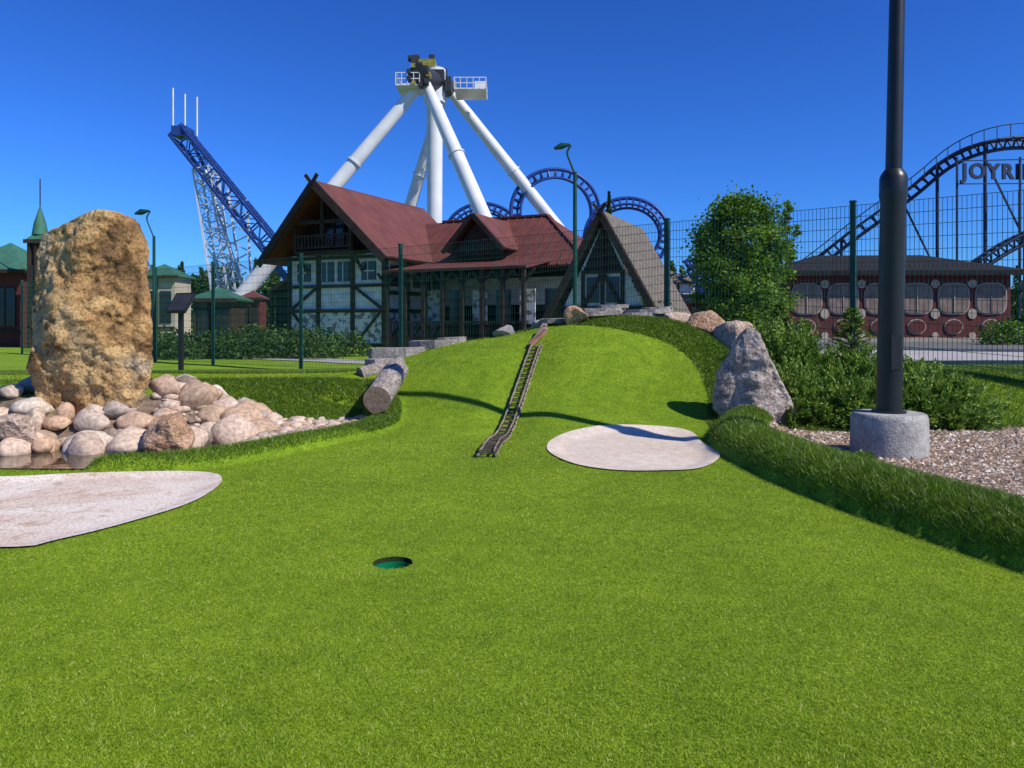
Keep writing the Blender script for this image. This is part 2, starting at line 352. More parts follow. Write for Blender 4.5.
cobm=rnd_mat('cobble_stone',[(0,(.20,.16,.13)),(.15,(.44,.31,.21)),(.35,(.60,.38,.24)),(.52,(.42,.35,.29)),(.72,(.66,.48,.35)),(.9,(.54,.42,.32)),(1,(.70,.60,.49))],rough=.75,fine=25)
n=1500; x=-4.0+rng.random(n)*2.3; y=7.3+rng.random(n)*2.2
lxx=np.interp(y,[p[1] for p in lip[:-8]],[p[0] for p in lip[:-8]])
k=(x<lxx-.22)&(x>-1.5-.33*y)&(y>6.9+(-2.2-x)*.35); x,y=x[k],y[k]
par=[]
for g in range(4):
    kk=slice(g,None,4); par.append(stones('cobbles',x[kk],y[kk],.03+.08*rng.random(len(x[kk]))**1.7,cobm,base=lumpy(2,30+g),smooth=True,jit=0,zoff=.35))
def join(objs,name):
    bpy.ops.object.select_all(action='DESELECT')
    for o in objs: o.select_set(True)
    bpy.context.view_layer.objects.active=objs[0]; bpy.ops.object.join(); objs[0].name=name; objs[0].data.name=name; return objs[0]
join(par,'cobble_bed')
par=[]; spec=[]
for row,(rad_,cnt,dz,sz) in enumerate([(1.48,23,0.0,.25),(1.3,24,.06,.21),(1.10,22,.12,.19),(.92,20,.16,.16),(.74,17,.16,.14),(1.2,26,.2,.11),(1.4,22,.22,.10)]):
    for k in range(cnt):
        a=2*math.pi*(k+random.random()*.6)/cnt+row*.3; s_=sz*random.uniform(.6,1.35)
        spec.append((PILE[0]+math.cos(a)*rad_*1.3,PILE[1]+math.sin(a)*rad_*.95,s_,dz))
sp=np.array(spec); zz=np.maximum(h(sp[:,0],sp[:,1]),-.08)+sp[:,3]*.3
for g in range(8):
    kk=slice(g,None,8); q=sp[kk]; par.append(stones('rp',q[:,0],q[:,1],q[:,2],cobm,base=lumpy(3,60+g,.16,4),smooth=True,jit=0,zoff=.35,flat=.72,z=zz[kk]))
par=par[-8:]
join(par,'boulder_pile')
def rock(name,c,size,m,seed,rz=0,amp=.2,planes=9,sub=5):
    v,f=ico(sub); r_=random.Random(seed); P=[]
    for k in range(planes):
        n_=Vector((r_.gauss(0,1),r_.gauss(0,1),r_.gauss(0,.8))).normalized(); P.append((n_,r_.uniform(.5,.85)))
    o=Vector((seed*3.1,seed*1.7,0)); out=[]; ca,sa=math.cos(rz),math.sin(rz)
    for p in v:
        q=Vector(p)
        for n_,d in P:
            t=q.dot(n_)
            if t>d: q-=n_*(t-d)*.93
        q*=1+amp*noise.noise(q*1.3+o)+amp*.3*noise.noise(q*4+o)+amp*.12*noise.noise(q*11+o)
        x_,y_,z_=q.x*size[0],q.y*size[1],q.z*size[2]
        out.append((c[0]+x_*ca-y_*sa,c[1]+x_*sa+y_*ca,c[2]+z_))
    M=MB(); M.add(out,f,0,True); return M.obj(name,[m])
SP=[(.38,(.55,.52,.5)),(.55,(1.1,1.1,1.1))]
orange=layered('orange_granite',[(.35,(.38,.22,.13)),(.65,(.58,.39,.25))],3,[(.35,(.8,.75,.7)),(.6,(1.1,1.1,1.1))],12,SP,60,.7,24,.85)
pinkg=layered('pink_granite',[(.35,(.38,.28,.22)),(.65,(.58,.44,.35))],3,[(.35,(.8,.78,.75)),(.6,(1.1,1.1,1.1))],12,SP,60,.7,24,.85)
greyg=layered('grey_granite',[(.35,(.26,.25,.24)),(.65,(.40,.38,.36))],3,[(.35,(.8,.8,.8)),(.6,(1.1,1.1,1.1))],12,SP,60,.7,24,.85)
p=W(172,428,7.6); rock('granite_boulder',(p.x,p.y,.14),(.29,.26,.27),orange,5)
p=W(15,425,7.6); rock('granite_boulder',(p.x,p.y,.16),(.30,.25,.18),pinkg,6)
def slab_rock(name,rows,D,depth,m,seed,amp=.06,pw=.75,lev=70,seg=90,lean=0,facet=10,yof=.12,crack=1.0):
    rows=sorted([(CH+(HZ-v)*D/F,(l-512)*D/F,(r-512)*D/F) for v,l,r in rows])
    zs_=[r[0] for r in rows]; L=[r[1] for r in rows]; Rr=[r[2] for r in rows]
    vs=[];fs=[];o=Vector((seed*2.3,seed*5.1,0)); r_=random.Random(seed)
    xm=(min(L)+max(Rr))/2; zm=(zs_[0]+zs_[-1])/2; PL=[]
    for k in range(facet):
        n_=Vector((r_.uniform(-.7,.7),-1 if k%3 else 1,r_.uniform(-.35,.55))).normalized(); PL.append((n_,depth/2*r_.uniform(.62,.95)))
    for k in range(lev+1):
        t=k/lev; z=zs_[0]+(zs_[-1]-zs_[0])*t; l=np.interp(z,zs_,L); r=np.interp(z,zs_,Rr); xc=(l+r)/2; hw=(r-l)/2
        dd=depth/2*(1-.45*t**2.5)*(min(1,(1.02-t)*9)**.5)
        for s_ in range(seg):
            a=2*math.pi*s_/seg; ca,sa=math.cos(a),math.sin(a)
            x=xc+hw*math.copysign(abs(ca)**pw,ca); yl=dd*math.copysign(abs(sa)**pw,sa)
            lp_=Vector((x-xm,yl,(z-zm)*.5))
            for n_,d in PL:
                tt=lp_.dot(n_)
                if tt>d: lp_.y-=n_.y*(tt-d)
            y=D+depth*yof+lp_.y+lean*t
            q=Vector((x,y,z)); n1=noise.noise(q*1.6+o); n2=noise.noise(q*4+o); n3=noise.noise(q*13+o); n4=noise.noise(q*30+o)
            vr=noise.voronoi(q*2.2+o)[0]; cr=vr[1]-vr[0]
            d=amp*(.8*n1+.55*n2+.3*n3+.16*n4)+crack*amp*1.1*(min(cr,.22)-.15)
            vs.append((x+ca*d*.7,y+sa*d*1.5,z+d*.5*(t>.9)))
    for k in range(lev):
        for s_ in range(seg):
            a=k*seg+s_;b=k*seg+(s_+1)%seg; fs.append((a,b,b+seg,a+seg))
    vs.append(tuple(np.mean(vs[-seg:],0))); c=len(vs)-1
    for s_ in range(seg): fs.append((lev*seg+s_,lev*seg+(s_+1)%seg,c))
    M=MB(); M.add(vs,fs,0,True); return M.obj(name,[m])
ochre=layered('ochre_rock',[(.28,(.17,.10,.045)),(.40,(.42,.25,.10)),(.52,(.50,.34,.16)),(.62,(.36,.30,.22)),(.8,(.28,.25,.22))],1.5,[(.32,(.32,.28,.26)),(.45,(.95,.93,.92)),(.72,(1.2,1.17,1.12))],6,[(.35,(.55,.52,.5)),(.58,(1.12,1.12,1.12))],38,.9,8,.92,.06)
slab_rock('standing_stone',[(415,44,132),(400,38,140),(375,29,149),(340,25,150),(300,23,145),(262,25,140),(243,29,137),(232,36,134),(224,56,131),(217,74,126),(211,84,112),(208,92,100)],8.4,.85,ochre,3,amp=.07,facet=18,lev=120,seg=150)
slab_rock('granite_boulder',[(428,736,800),(420,725,798),(410,717,797),(395,717,790),(370,721,777),(350,732,766),(335,741,758),(327,747,754)],8.85,.6,layered('grey_boulder',[(.3,(.26,.22,.20)),(.6,(.45,.38,.34))],3,[(.35,(.6,.58,.56)),(.6,(1.1,1.1,1.1))],8,SP,50,.8,12,.88,.05),8,amp=.05,lev=70,facet=14)
# rocks resting on the crest of the mound
for (x,y,s,m,sd) in [(1.0,11.95,(.27,.22,.19),orange,11),(2.95,11.6,(.44,.32,.24),orange,12),(3.2,11.1,(.34,.34,.32),pinkg,13),(3.5,11.5,(.26,.25,.30),orange,14),(2.6,12.1,(.25,.2,.14),pinkg,16)]:
    rock('granite_rock',(x,y,hz(x,y)+s[2]*.45),s,m,sd,rz=sd,planes=11,sub=4)
def slabs(name,specs,m):
    M=MB()
    for (x0,y0,dz,w,d,t,rz) in specs:
        n=10; pts=[]; z0=hz(x0,y0)+dz
        for k in range(n):
            a=2*math.pi*k/n+random.uniform(-.2,.2); rr=random.uniform(.8,1.05)
            x=math.cos(a)*w/2*rr; y=math.sin(a)*d/2*rr
            pts.append((x0+x*math.cos(rz)-y*math.sin(rz),y0+x*math.sin(rz)+y*math.cos(rz),z0+t/2+random.uniform(-.008,.008)+x*.03))
        M.slab(pts,t,0)
    return M.obj(name,[m])
slate=layered('slate',[(.3,(.20,.18,.165)),(.65,(.38,.34,.31))],5,[(.35,(.7,.7,.7)),(.6,(1.1,1.1,1.1))],20,SP,70,.7,25,.85,.02)
slabs('slate_slabs',[(1.75,12.35,.05,1.5,.8,.09,.05),(1.45,12.4,.13,1.0,.6,.07,.3),(2.2,12.4,.13,.9,.6,.07,-.2),(1.65,12.45,.21,.6,.45,.06,-.1),(2.35,12.45,.20,.5,.4,.05,.2),(.75,12.2,.05,.7,.4,.07,.3),(1.35,12.1,.04,.8,.45,.07,.2)],slate)
slabs('slate_slabs',[(-1.75,11.9,.10,.9,.5,.16,.1),(-1.25,12.15,.08,.8,.5,.13,-.2),(-.95,12.35,.08,.5,.4,.1,.3),(-1.95,11.3,.06,.5,.4,.12,.2)],slate)
x,y=-.15,12.4; rock('granite_rock',(x,y,hz(x,y)+.06),(.20,.2,.15),greyg,21,sub=4)
x,y=.45,12.3; rock('granite_rock',(x,y,hz(x,y)+.05),(.14,.15,.13),greyg,22,sub=4)
wood=mat('weathered_wood',(.46,.40,.34),(.18,.14,.12),scale=6,rough=.9,bump=.8,bscale=30,stretch=(6,1,6))
endg=mat('log_end',(.32,.23,.16),(.16,.11,.08),scale=30,rough=.9,bump=.5)
def log(name,p,q,r):
    M=MB(); p=Vector(p);q=Vector(q); K=24; n=36; d=(q-p).normalized(); a=d.cross(Vector((0,0,1))).normalized(); b=a.cross(d); vs=[]
    for k in range(K+1):
        c=p.lerp(q,k/K)
        for s_ in range(n):
            t=2*math.pi*s_/n; rr=r*(1+.08*noise.noise(Vector((math.cos(t)*2,math.sin(t)*2,k*.12)))+.06*noise.noise(Vector((math.cos(t)*7,math.sin(t)*7,k*.05))))
            vs.append(c+(a*math.cos(t)+b*math.sin(t))*rr)
    fs=[(k*n+s_,k*n+(s_+1)%n,(k+1)*n+(s_+1)%n,(k+1)*n+s_) for k in range(K) for s_ in range(n)]
    M.add(vs,fs,0,True); M.add(vs[:n],[tuple(range(n))],1); M.add(vs[-n:],[tuple(range(n))],1)
    return M.obj(name,[wood,endg])
log('wooden_log',W(377,400,9.2),W(396,371,10.7),.165)
log('wooden_log',W(360,375,10.9),W(402,364,11.3),.11)
# mini rail track
M=MB(); dk=mat('dark_tarred_wood',(.13,.10,.075),(.05,.04,.03),scale=12,rough=.8,bump=.5); gw=mat('grey_rail_wood',(.30,.26,.19),(.15,.13,.09),scale=12,rough=.85,bump=.5)
lp=catmull(lad,False,10); cum=[0]
for a_,b_ in zip(lp[:-1],lp[1:]): cum.append(cum[-1]+math.hypot(*(b_-a_)))
def latp(s_): return np.array([np.interp(s_,cum,lp[:,0]),np.interp(s_,cum,lp[:,1])])
for side in (-1,1):
    for wgt,zo,rr_ in ((.080,.028,.014),(.062,.07,.011)):
        pts=[]
        for k,(x,y) in enumerate(lp): pts.append((x+wgt*side+.003*math.sin(k*1.7+side),y,hz(x,y)+zo+.004*math.sin(k*2.3)))
        M.pipe(pts,rr_,1,8)
s_=0.03
while s_<cum[-1]:
    x,y=latp(s_); z=hz(x,y); M.beam((x-.09,y,z+.045),(x+.09,y,z+.045+random.uniform(-.004,.004)),.028,.02,0)
    for sx in (-.07,.07): M.beam((x+sx,y,z+.01),(x+sx,y,z+.08),.018,.018,0)
    s_+=.13
M.obj('wooden_rail_track',[dk,gw])
M=MB()
for k in range(4): M.beam((.26+.03*k,11.15+.08*k,hz(.2,11.2)+.04+.03*k),(.50,11.4+.06*k,hz(.5,11.45)+.10+.03*k),.07,.05,k%2)
M.obj('wooden_planks',[mat('brown_plank',(.30,.15,.09),(.17,.09,.05),rough=.8),wood])
# ------------------------------------------------------------ lamp post (near)
blk=mat('black_paint',(.018,.019,.020),(.012,.013,.014),rough=.38,spec=.45)
conc=layered('concrete',[(.35,(.34,.32,.29)),(.65,(.47,.45,.41))],3,[(.35,(.8,.8,.8)),(.6,(1.08,1.08,1.08))],14,[(.38,(.75,.75,.75)),(.55,(1.05,1.05,1.05))],70,.6,50,.92,.015)
M=MB(); X0,Y0_=3.5,7.15; zg=hz(X0,Y0_)-.02
tp=lambda z:(X0+.02*(z-.4),Y0_,z)
M.pipe([(X0,Y0_,zg),(X0,Y0_,zg+.36),(X0,Y0_,zg+.40),(X0,Y0_,zg+.41)],[.335,.33,.318,.30],1,48)
M.pipe([tp(zg+.40),tp(zg+.43)],[.15,.15],0,32)
M.pipe([tp(z) for z in (zg+.42,2.33,2.40,2.56,2.60,2.64)],[.112,.110,.122,.122,.108,.08],0,32)
M.pipe([tp(2.6),tp(6.3)],[.073,.06],0,24)
M.pipe([tp(z) for z in (6.3,6.4,6.42,6.5,6.52,6.56)],[.07,.08,.16,.18,.17,.05],0,24)
M.box((X0+.011,Y0_-.111,.95),(.09,.012,.32),0)
M.obj('lamp_post',[blk,conc])
# ------------------------------------------------------------ fence
green=mat('green_paint',(.012,.07,.045),(.008,.05,.03),rough=.45)
M=MB(); fx=lambda X:15.9-.8*X
Xs=[-20.6,-17.6,-14.6,-11.7,-8.95,-5.58,-2.6,.1,2.76,5.2,7.7,10.2,12.7]; top=3.02
for X_ in Xs:
    if X_==.1: continue
    zb=hz(X_,fx(X_)); M.box((X_,fx(X_),(zb+top+.05)/2),(.075,.075,top-zb+.05),0,rz=-.675); M.box((X_,fx(X_),top+.06),(.09,.09,.03),0,rz=-.675)
L=math.hypot(1,.8); wr=.0035
for a_,b_ in zip(Xs[:-1],Xs[1:]):
    n=int((b_-a_)*L/.06)
    for k in range(1,n):
        X_=a_+(b_-a_)*k/n; zb=hz(X_,fx(X_))+.06; M.beam((X_,fx(X_),zb),(X_,fx(X_),top),wr*1.6,wr*1.6,0)
    for k in range(15):
        z0=hz(a_,fx(a_))+.06; z1=hz(b_,fx(b_))+.06; t=k/14
        for o in (-.008,.008):
            M.beam((a_,fx(a_)+o,z0+(top-z0)*t),(b_,fx(b_)+o,z1+(top-z1)*t),wr*1.8,wr*1.8,0)
M.obj('mesh_fence',[green])
# ------------------------------------------------------------ foliage tools
def leaf_soup(C,size,flat=0.0,asp=.6):
    N=len(C); a=rng.normal(size=(N,3)); a/=np.linalg.norm(a,axis=1)[:,None]; b=rng.normal(size=(N,3)); b-=a*(a*b).sum(1)[:,None]; b/=np.linalg.norm(b,axis=1)[:,None]
    s=(size*(.6+.8*rng.random(N)))[:,None]; V=np.empty((N,4,3)); V[:,0]=C-a*s; V[:,1]=C-b*s*asp; V[:,2]=C+a*s; V[:,3]=C+b*s*asp
    return V.reshape(-1,3)
leafm=rnd_mat('broad_leaf',[(0,(.035,.085,.008)),(.5,(.105,.22,.014)),(1,(.22,.36,.03))],rough=.5,transl=.35)
darkleaf=rnd_mat('dark_leaf',[(0,(.02,.045,.008)),(.6,(.05,.10,.015)),(1,(.10,.17,.025))],rough=.6,transl=.2)
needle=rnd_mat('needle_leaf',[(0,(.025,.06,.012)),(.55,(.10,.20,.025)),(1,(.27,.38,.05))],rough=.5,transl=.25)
bark=mat('bark',(.14,.10,.07),(.06,.045,.03),scale=12,rough=.95,bump=.6)
def tree(name,x,y,z0,Hh,rx,crown0,m,nclump=130,per=260,leaf=.07,seed=1):
    r_=random.Random(seed); M=MB(); M.pipe([(x,y,z0-.1),(x+.05,y,z0+Hh*.4),(x,y,z0+Hh*.9)],[.035*Hh*.6,.02*Hh*.6,.01],0,10)
    C=[]
    for k in range(nclump):
        t=r_.random(); zz=z0+crown0+(Hh-crown0)*t*.96; prof=math.sin(math.pi*min(1,(t*.80+.17)))**.5
        a=r_.random()*6.283; rr=rx*prof*r_.random()**.42; c=Vector((x+math.cos(a)*rr,y+math.sin(a)*rr,zz+r_.uniform(-.15,.15)))
        C.append(c)
        if k%2==0: M.pipe([(x,y,z0+max(.3,(zz-z0)*.7)),((x+c.x)/2,(y+c.y)/2,(zz*.95)),c],[.035,.02,.006],0,5)
    C=np.array([c[:] for c in C]); cs=np.array([r_.uniform(.14,.30) for _ in C])*rx*.85
    P=np.repeat(C,per,0)+rng.normal(size=(len(C)*per,3))*np.repeat(cs,per)[:,None]*np.array([1,1,.7])*.75
    rn=np.clip(np.repeat(rng.random(len(C)),per)*.6+rng.random(len(P))*.4,0,1)
    e=bpy.data.objects.new(name,None); link(e)
    t_=M.obj('trunk',[bark],e); l_=soup('crown',leaf_soup(P,np.full(len(P),leaf)),4,[m],rn); l_.parent=e; return e
D=24; p=W(739,0,D); tree('deciduous_tree',p.x,D,hz(p.x,D),4.85,1.42,.7,leafm,nclump=190,per=240,leaf=.055,seed=9)
def needle_bush(name,x,y,rx,ry,rz,nb,seg,m,ln=.05,up=.5,seed=1,z0=None,wd=.011):
    zb=hz(x,y) if z0 is None else z0; N=nb
    a=rng.random(N)*2*np.pi; e=rng.random(N)**.8; el=e*np.pi/2*up+.1
    d=np.stack([np.cos(a)*np.cos(el)*rx,np.sin(a)*np.cos(el)*ry,np.sin(el)*rz],-1)*(.6+.6*rng.random(N))[:,None]
    ox=np.stack([(rng.random(N)-.5)*rx*.7,(rng.random(N)-.5)*ry*.7,0*a],-1)
    t=(.25+.75*rng.random((N,seg))); P=ox[:,None]+d[:,None]*t[...,None]; P[...,2]-=(t**2)*rz*.18*np.cos(el)[:,None]
    P=P.reshape(-1,3)+rng.normal(size=(N*seg,3))*.016+np.array([x,y,0]); P[:,2]+=(h(P[:,0],P[:,1]) if z0 is None else zb)
    dn=d/np.linalg.norm(d,axis=1)[:,None]; dd=np.repeat(dn,seg,0)+rng.normal(size=(N*seg,3))*.5; dd/=np.linalg.norm(dd,axis=1)[:,None]
    s=rng.normal(size=dd.shape); s-=dd*(dd*s).sum(1)[:,None]; s/=np.linalg.norm(s,axis=1)[:,None]
    V=np.empty((N*seg,3,3)); V[:,0]=P-s*wd; V[:,1]=P+s*wd; V[:,2]=P+dd*ln*(.6+.8*rng.random(N*seg))[:,None]
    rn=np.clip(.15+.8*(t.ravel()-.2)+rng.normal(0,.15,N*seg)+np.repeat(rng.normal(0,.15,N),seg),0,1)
    return soup(name,V.reshape(-1,3),3,[m],rn)
for k,(X_,Y_,rx,ry,rz) in enumerate([(3.4,9.3,.5,.5,.6),(3.95,9.2,.6,.5,.5),(4.6,9.15,.7,.5,.5),(3.65,10.1,.5,.5,.85),(4.3,9.9,.7,.6,.6),(5.15,9.35,.6,.45,.52),(5.2,9.9,.5,.5,.4),(3.2,9.15,.3,.3,.35),(4.2,8.85,.5,.3,.28),(5.0,8.9,.5,.3,.25)]):
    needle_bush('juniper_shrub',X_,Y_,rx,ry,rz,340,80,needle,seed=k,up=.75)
def spruce(name,x,y,Hh,r):
    M=MB(); z0=hz(x,y); M.pipe([(x,y,z0),(x,y,z0+Hh)],[.03,.004],0,8); Vs=[];Rn=[]
    n=int(Hh/.055)
    for k in range(n):
        t=k/n; zz=z0+.05+Hh*t*.97; rr=r*(1-t)**.85+.03
        for b_ in range(9):
            a=random.random()*6.283; L_=rr*random.uniform(.7,1.1); seg=30
            tt=rng.random(seg)*.95+.05; P=np.stack([x+math.cos(a)*L_*tt,y+math.sin(a)*L_*tt,zz+L_*.35*tt],-1)
            d=np.array([math.cos(a),math.sin(a),.35])+rng.normal(size=(seg,3))*.6; d/=np.linalg.norm(d,axis=1)[:,None]
            s=rng.normal(size=(seg,3)); s-=d*(d*s).sum(1)[:,None]; s/=np.linalg.norm(s,axis=1)[:,None]
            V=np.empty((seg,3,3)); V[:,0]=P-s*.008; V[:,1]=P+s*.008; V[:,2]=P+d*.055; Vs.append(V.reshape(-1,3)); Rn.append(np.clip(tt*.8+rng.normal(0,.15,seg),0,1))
    e=bpy.data.objects.new(name,None); link(e); M.obj('trunk',[bark],e).parent=e
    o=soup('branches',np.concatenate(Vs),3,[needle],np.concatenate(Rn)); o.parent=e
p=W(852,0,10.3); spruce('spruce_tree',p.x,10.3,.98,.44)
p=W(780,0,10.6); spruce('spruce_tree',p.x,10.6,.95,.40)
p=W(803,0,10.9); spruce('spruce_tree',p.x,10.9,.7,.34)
needle_bush('weed_plant',3.02,6.75,.13,.12,.12,60,16,leafm,ln=.03,wd=.012)
def hedge(name,pts,rad,hh,m,den=900,leaf=.06):
    P=[]
    for (x,y) in pts:
        r1=rad*random.uniform(.8,1.25); h1=hh*random.uniform(.75,1.2); n=den
        u=rng.normal(size=(n,3)); u/=np.linalg.norm(u,axis=1)[:,None]; u[:,2]=np.abs(u[:,2]); rr=.6+.45*rng.random(n)
        P.append(np.stack([x+u[:,0]*r1*rr,y+u[:,1]*r1*rr,hz(x,y)+u[:,2]*h1*rr],-1))
    P=np.concatenate(P); P+=rng.normal(size=P.shape)*.04
    return soup(name,leaf_soup(P,np.full(len(P),leaf)),4,[m],rng.random(len(P)))
hedge('hedge',[(-13+.75*k+random.uniform(-.2,.2),27.5+random.uniform(-.5,.5)) for k in range(9)],.75,.8,darkleaf)
hedge('shrub_row',[(-13.5+.9*k,29.5+random.uniform(-.6,.6)) for k in range(9)],.9,1.1,darkleaf,800,.07)
hedge('shrub',[W(665,0,22)[:2],W(655,0,22.3)[:2],W(672,0,22.2)[:2]],.5,1.5,leafm,1500,.05)
hedge('shrub',[W(1010,0,30)[:2],W(1040,0,30)[:2],W(1000,0,31)[:2]],.7,.9,leafm,900,.06)
P=[]
for k in range(520):
    an=R(random.uniform(-42,42)); dd=random.uniform(120,150); x=math.tan(an)*dd; base=.3; hh=random.uniform(7,11.5)
    n=260; t=rng.random(n); con=random.random()<.6
    rr=(hh*.17*(1-t)+.15 if con else hh*.22*np.sin(np.pi*(t*.85+.12)))*np.sqrt(rng.random(n)); a=rng.random(n)*6.283
    P.append(np.stack([x+np.cos(a)*rr,dd+np.sin(a)*rr,base+hh*(.05+.95*t)],-1))
P=np.concatenate(P); soup('distant_trees',leaf_soup(P,np.full(len(P),.42)),4,[darkleaf],rng.random(len(P)))
def far_tree(name,u,D,top_v,rx,m,seed,con=False):
    p=W(u,0,D); z0=hz(p.x,D); Hh=W(0,top_v,D).z-z0
    if not con: return tree(name,p.x,D,z0,Hh,rx,Hh*.3,m,45,80,.08,seed)
    n=5000; t=rng.random(n); rr=rx*(1-t)*np.sqrt(rng.random(n))*(.7+.3*np.sin(t*60)); a=rng.random(n)*6.283
    P=np.stack([p.x+np.cos(a)*rr,D+np.sin(a)*rr,z0+Hh*(.03+.97*t)],-1); return soup(name,leaf_soup(P,np.full(n,.13)),4,[m],rng.random(n))
far_tree('birch_tree',787,42,200,.75,leafm,31)
far_tree('spruce_tree',609,60,192,1.3,darkleaf,1,True)
far_tree('spruce_tree',182,70,262,1.6,darkleaf,1,True)
far_tree('deciduous_tree',652,48,282,1.3,leafm,33)
# ------------------------------------------------------------ roads
pav=mat('paving',(.44,.41,.38),(.34,.32,.30),scale=2,rough=.9,bump=.2,bscale=40)
plz=mat('plaza_paving',(.17,.16,.15),(.11,.105,.10),scale=1.5,rough=.9)
ud=Vector((1,-.8)).normalized(); vd=Vector((.8,1)).normalized()
def strip(name,s0,s1,t0,t1,off,m,ds=.5):
    ns=int((s1-s0)/ds)+1; nt_=max(3,int((t1-t0)/ds)+1); vs=[];fs=[]
    for a in range(ns+1):
        s_=s0+(s1-s0)*a/ns; t=np.linspace(t0,t1,nt_); x=s_*ud.x+t*vd.x; y=15.9+s_*ud.y+t*vd.y; vs+=list(zip(x,y,h(x,y)+off))
    for a in range(ns):
        for b_ in range(nt_-1): q=a*nt_+b_; fs.append((q,q+1,q+nt_+1,q+nt_))
    M=MB(); M.add(vs,fs,0,True); return M.obj(name,[m])
strip('road',-2,34,3.2,14.5,.02,pav); strip('footpath',-26,-2,3.0,4.6,.02,pav); strip('plaza_pavement',-60,60,17,110,.05,plz,1.2)
M=MB()
for t in (3.1,14.6):
    pts=[(s_*ud.x+t*vd.x,15.9+s_*ud.y+t*vd.y) for s_ in np.arange(-2,34.1,1)]
    for a,b_ in zip(pts[:-1],pts[1:]): M.beam((*a,hz(*a)+.05),(*b_,hz(*b_)+.05),.12,.13,0)
M.obj('kerb',[conc])
# ------------------------------------------------------------ building materials
redroof=mat('red_metal_roof',(.165,.055,.042),(.12,.040,.032),scale=1.2,rough=.6,spec=.3)
brown=mat('dark_brown_timber',(.05,.03,.024),(.028,.018,.014),scale=3,rough=.8)
plaster=mat('white_plaster',(.82,.81,.78),(.62,.61,.58),scale=2.2,rough=.9,pos=(.38,.62))
mural=mat('stone_wall',(.74,.72,.68),(.22,.20,.19),scale=3.0,rough=.9,pos=(.42,.5),bump=.3)
glass=mat('window_glass',(.02,.025,.03),(.01,.012,.015),rough=.15,spec=.5)
white=mat('white_paint',(.72,.72,.70),(.62,.62,.61),scale=1.0,rough=.45)
maroon=mat('maroon_wall',(.13,.03,.028),(.09,.022,.02),rough=.8)
cream=mat('cream_wall',(.55,.48,.34),(.45,.39,.28),scale=1,rough=.9)
dgreenroof=mat('green_roof',(.05,.17,.11),(.04,.12,.08),scale=2,rough=.7)
greyroof=mat('grey_shingle',(.19,.16,.125),(.11,.093,.075),scale=5,rough=.9,bump=.3)
blackroof=mat('black_roof',(.03,.03,.032),(.02,.02,.022),rough=.9,spec=.1)
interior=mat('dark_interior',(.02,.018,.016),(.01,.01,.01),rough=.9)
BM=[redroof,brown,plaster,mural,glass,interior,white,maroon]
# ------------------------------------------------------------ chalet
M=MB(); cz=hz(-10,45)
M.M=Matrix.Translation((-9.95,43.6,cz))@Matrix.Rotation(R(-25),4,'Z')
w=3.3; dep=9.0; ev=5.3; ap=8.75
M.box((0,dep/2,2.6),(2*w,dep,5.2),2)
M.box((0,-.03,.95),(2*w+.1,.06,1.9),3); M.box((w+.03,dep/2,.95),(.06,dep,1.9),3)
M.quad([(-w,.0,5.2),(w,.0,5.2),(0,.0,8.6)],1); M.quad([(-w,dep,5.2),(0,dep,8.6),(w,dep,5.2)],1)
for x in (-3.3,-1.2,1.2,3.3): M.box((x,-.08,2.6),(.22,.16,5.2),1)
for z in (.1,2.0,3.4,5.0): M.box((0,-.085,z),(2*w+.3,.15,.18),1)
for x in (-2.25,2.25):
    s_=1 if x<0 else -1; M.beam((x-.9*s_,-.09,2.1),(x+.9*s_,-.09,3.3),.16,.12,1); M.beam((x+.8*s_,-.1,.2),(x-.8*s_,-.1,1.9),.14,.12,1)
for x in (-.55,.55): M.box((x,-.06,4.2),(.8,.1,1.1),4); M.box((x,-.12,4.2),(.06,.06,1.1),6)
for x in (-2.25,2.25): M.box((x,-.06,4.2),(.9,.1,1.0),4); M.box((x,-.12,4.2),(.06,.06,1.0),6); M.box((x,-.12,4.2),(.9,.06,.06),6)
for y in (0,2.2,4.5,6.8,9): M.box((w+.08,y,2.6),(.16,.24,5.2),1)
for z in (2.0,3.0,4.9): M.box((w+.085,dep/2,z),(.15,dep,.22),1)
for y in (1.1,3.4,5.6): M.box((w+.06,y,3.95),(.1,1.2,1.2),4); M.beam((w+.1,y-1,.2),(w+.1,y+1,1.9),.18,.12,1)
for k in range(22):
    x=-3+k*.286; zt=5.25+(3.3-abs(x))*.98
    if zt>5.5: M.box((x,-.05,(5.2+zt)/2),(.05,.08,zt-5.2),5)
M.box((0,-.1,6.3),(1.3,.1,1.3),4)
for x in (-.65,0,.65): M.box((x,-.17,6.3),(.1,.06,1.3),1)
M.box((0,-.65,5.25),(4.0,1.2,.16),1)
M.box((0,-1.22,6.15),(4.0,.1,.12),1); M.box((0,-1.22,5.5),(4.0,.1,.1),1)
for k in range(17): M.box((-1.92+k*.24,-1.22,5.8),(.1,.06,.75),1)
for x in (-1.9,1.9): M.box((x,-1.2,5.9),(.16,.16,1.5),1); M.beam((x,-1.1,5.2),(x,-.1,4.2),.14,.14,1)
o=1.0; fr=-1.5; bk=dep+.3; sl=(ap-ev)/w; ze=ev-o*sl+.45
rl=[(0,fr-.5,ap+.15),(-(w+o),fr,ze),(-(w+o),bk,ze),(0,bk,ap+.15)]; rr_=[(0,fr-.5,ap+.15),(0,bk,ap+.15),((w+o),bk,ze),((w+o),fr,ze)]
M.slab(rl,.16,0); M.slab(rr_,.16,0)
for k in range(22):
    f_=k/21; y=fr+(bk-fr)*f_; M.beam((0,y,ap+.19),((w+o),y,ze+.03),.06,.05,0); M.beam((0,y,ap+.19),(-(w+o),y,ze+.03),.06,.05,0)
M.beam((0,fr-.55,ap+.15),(w+o,fr-.05,ze-.08),.12,.42,1); M.beam((0,fr-.55,ap+.15),(-(w+o),fr-.05,ze-.08),.12,.42,1)
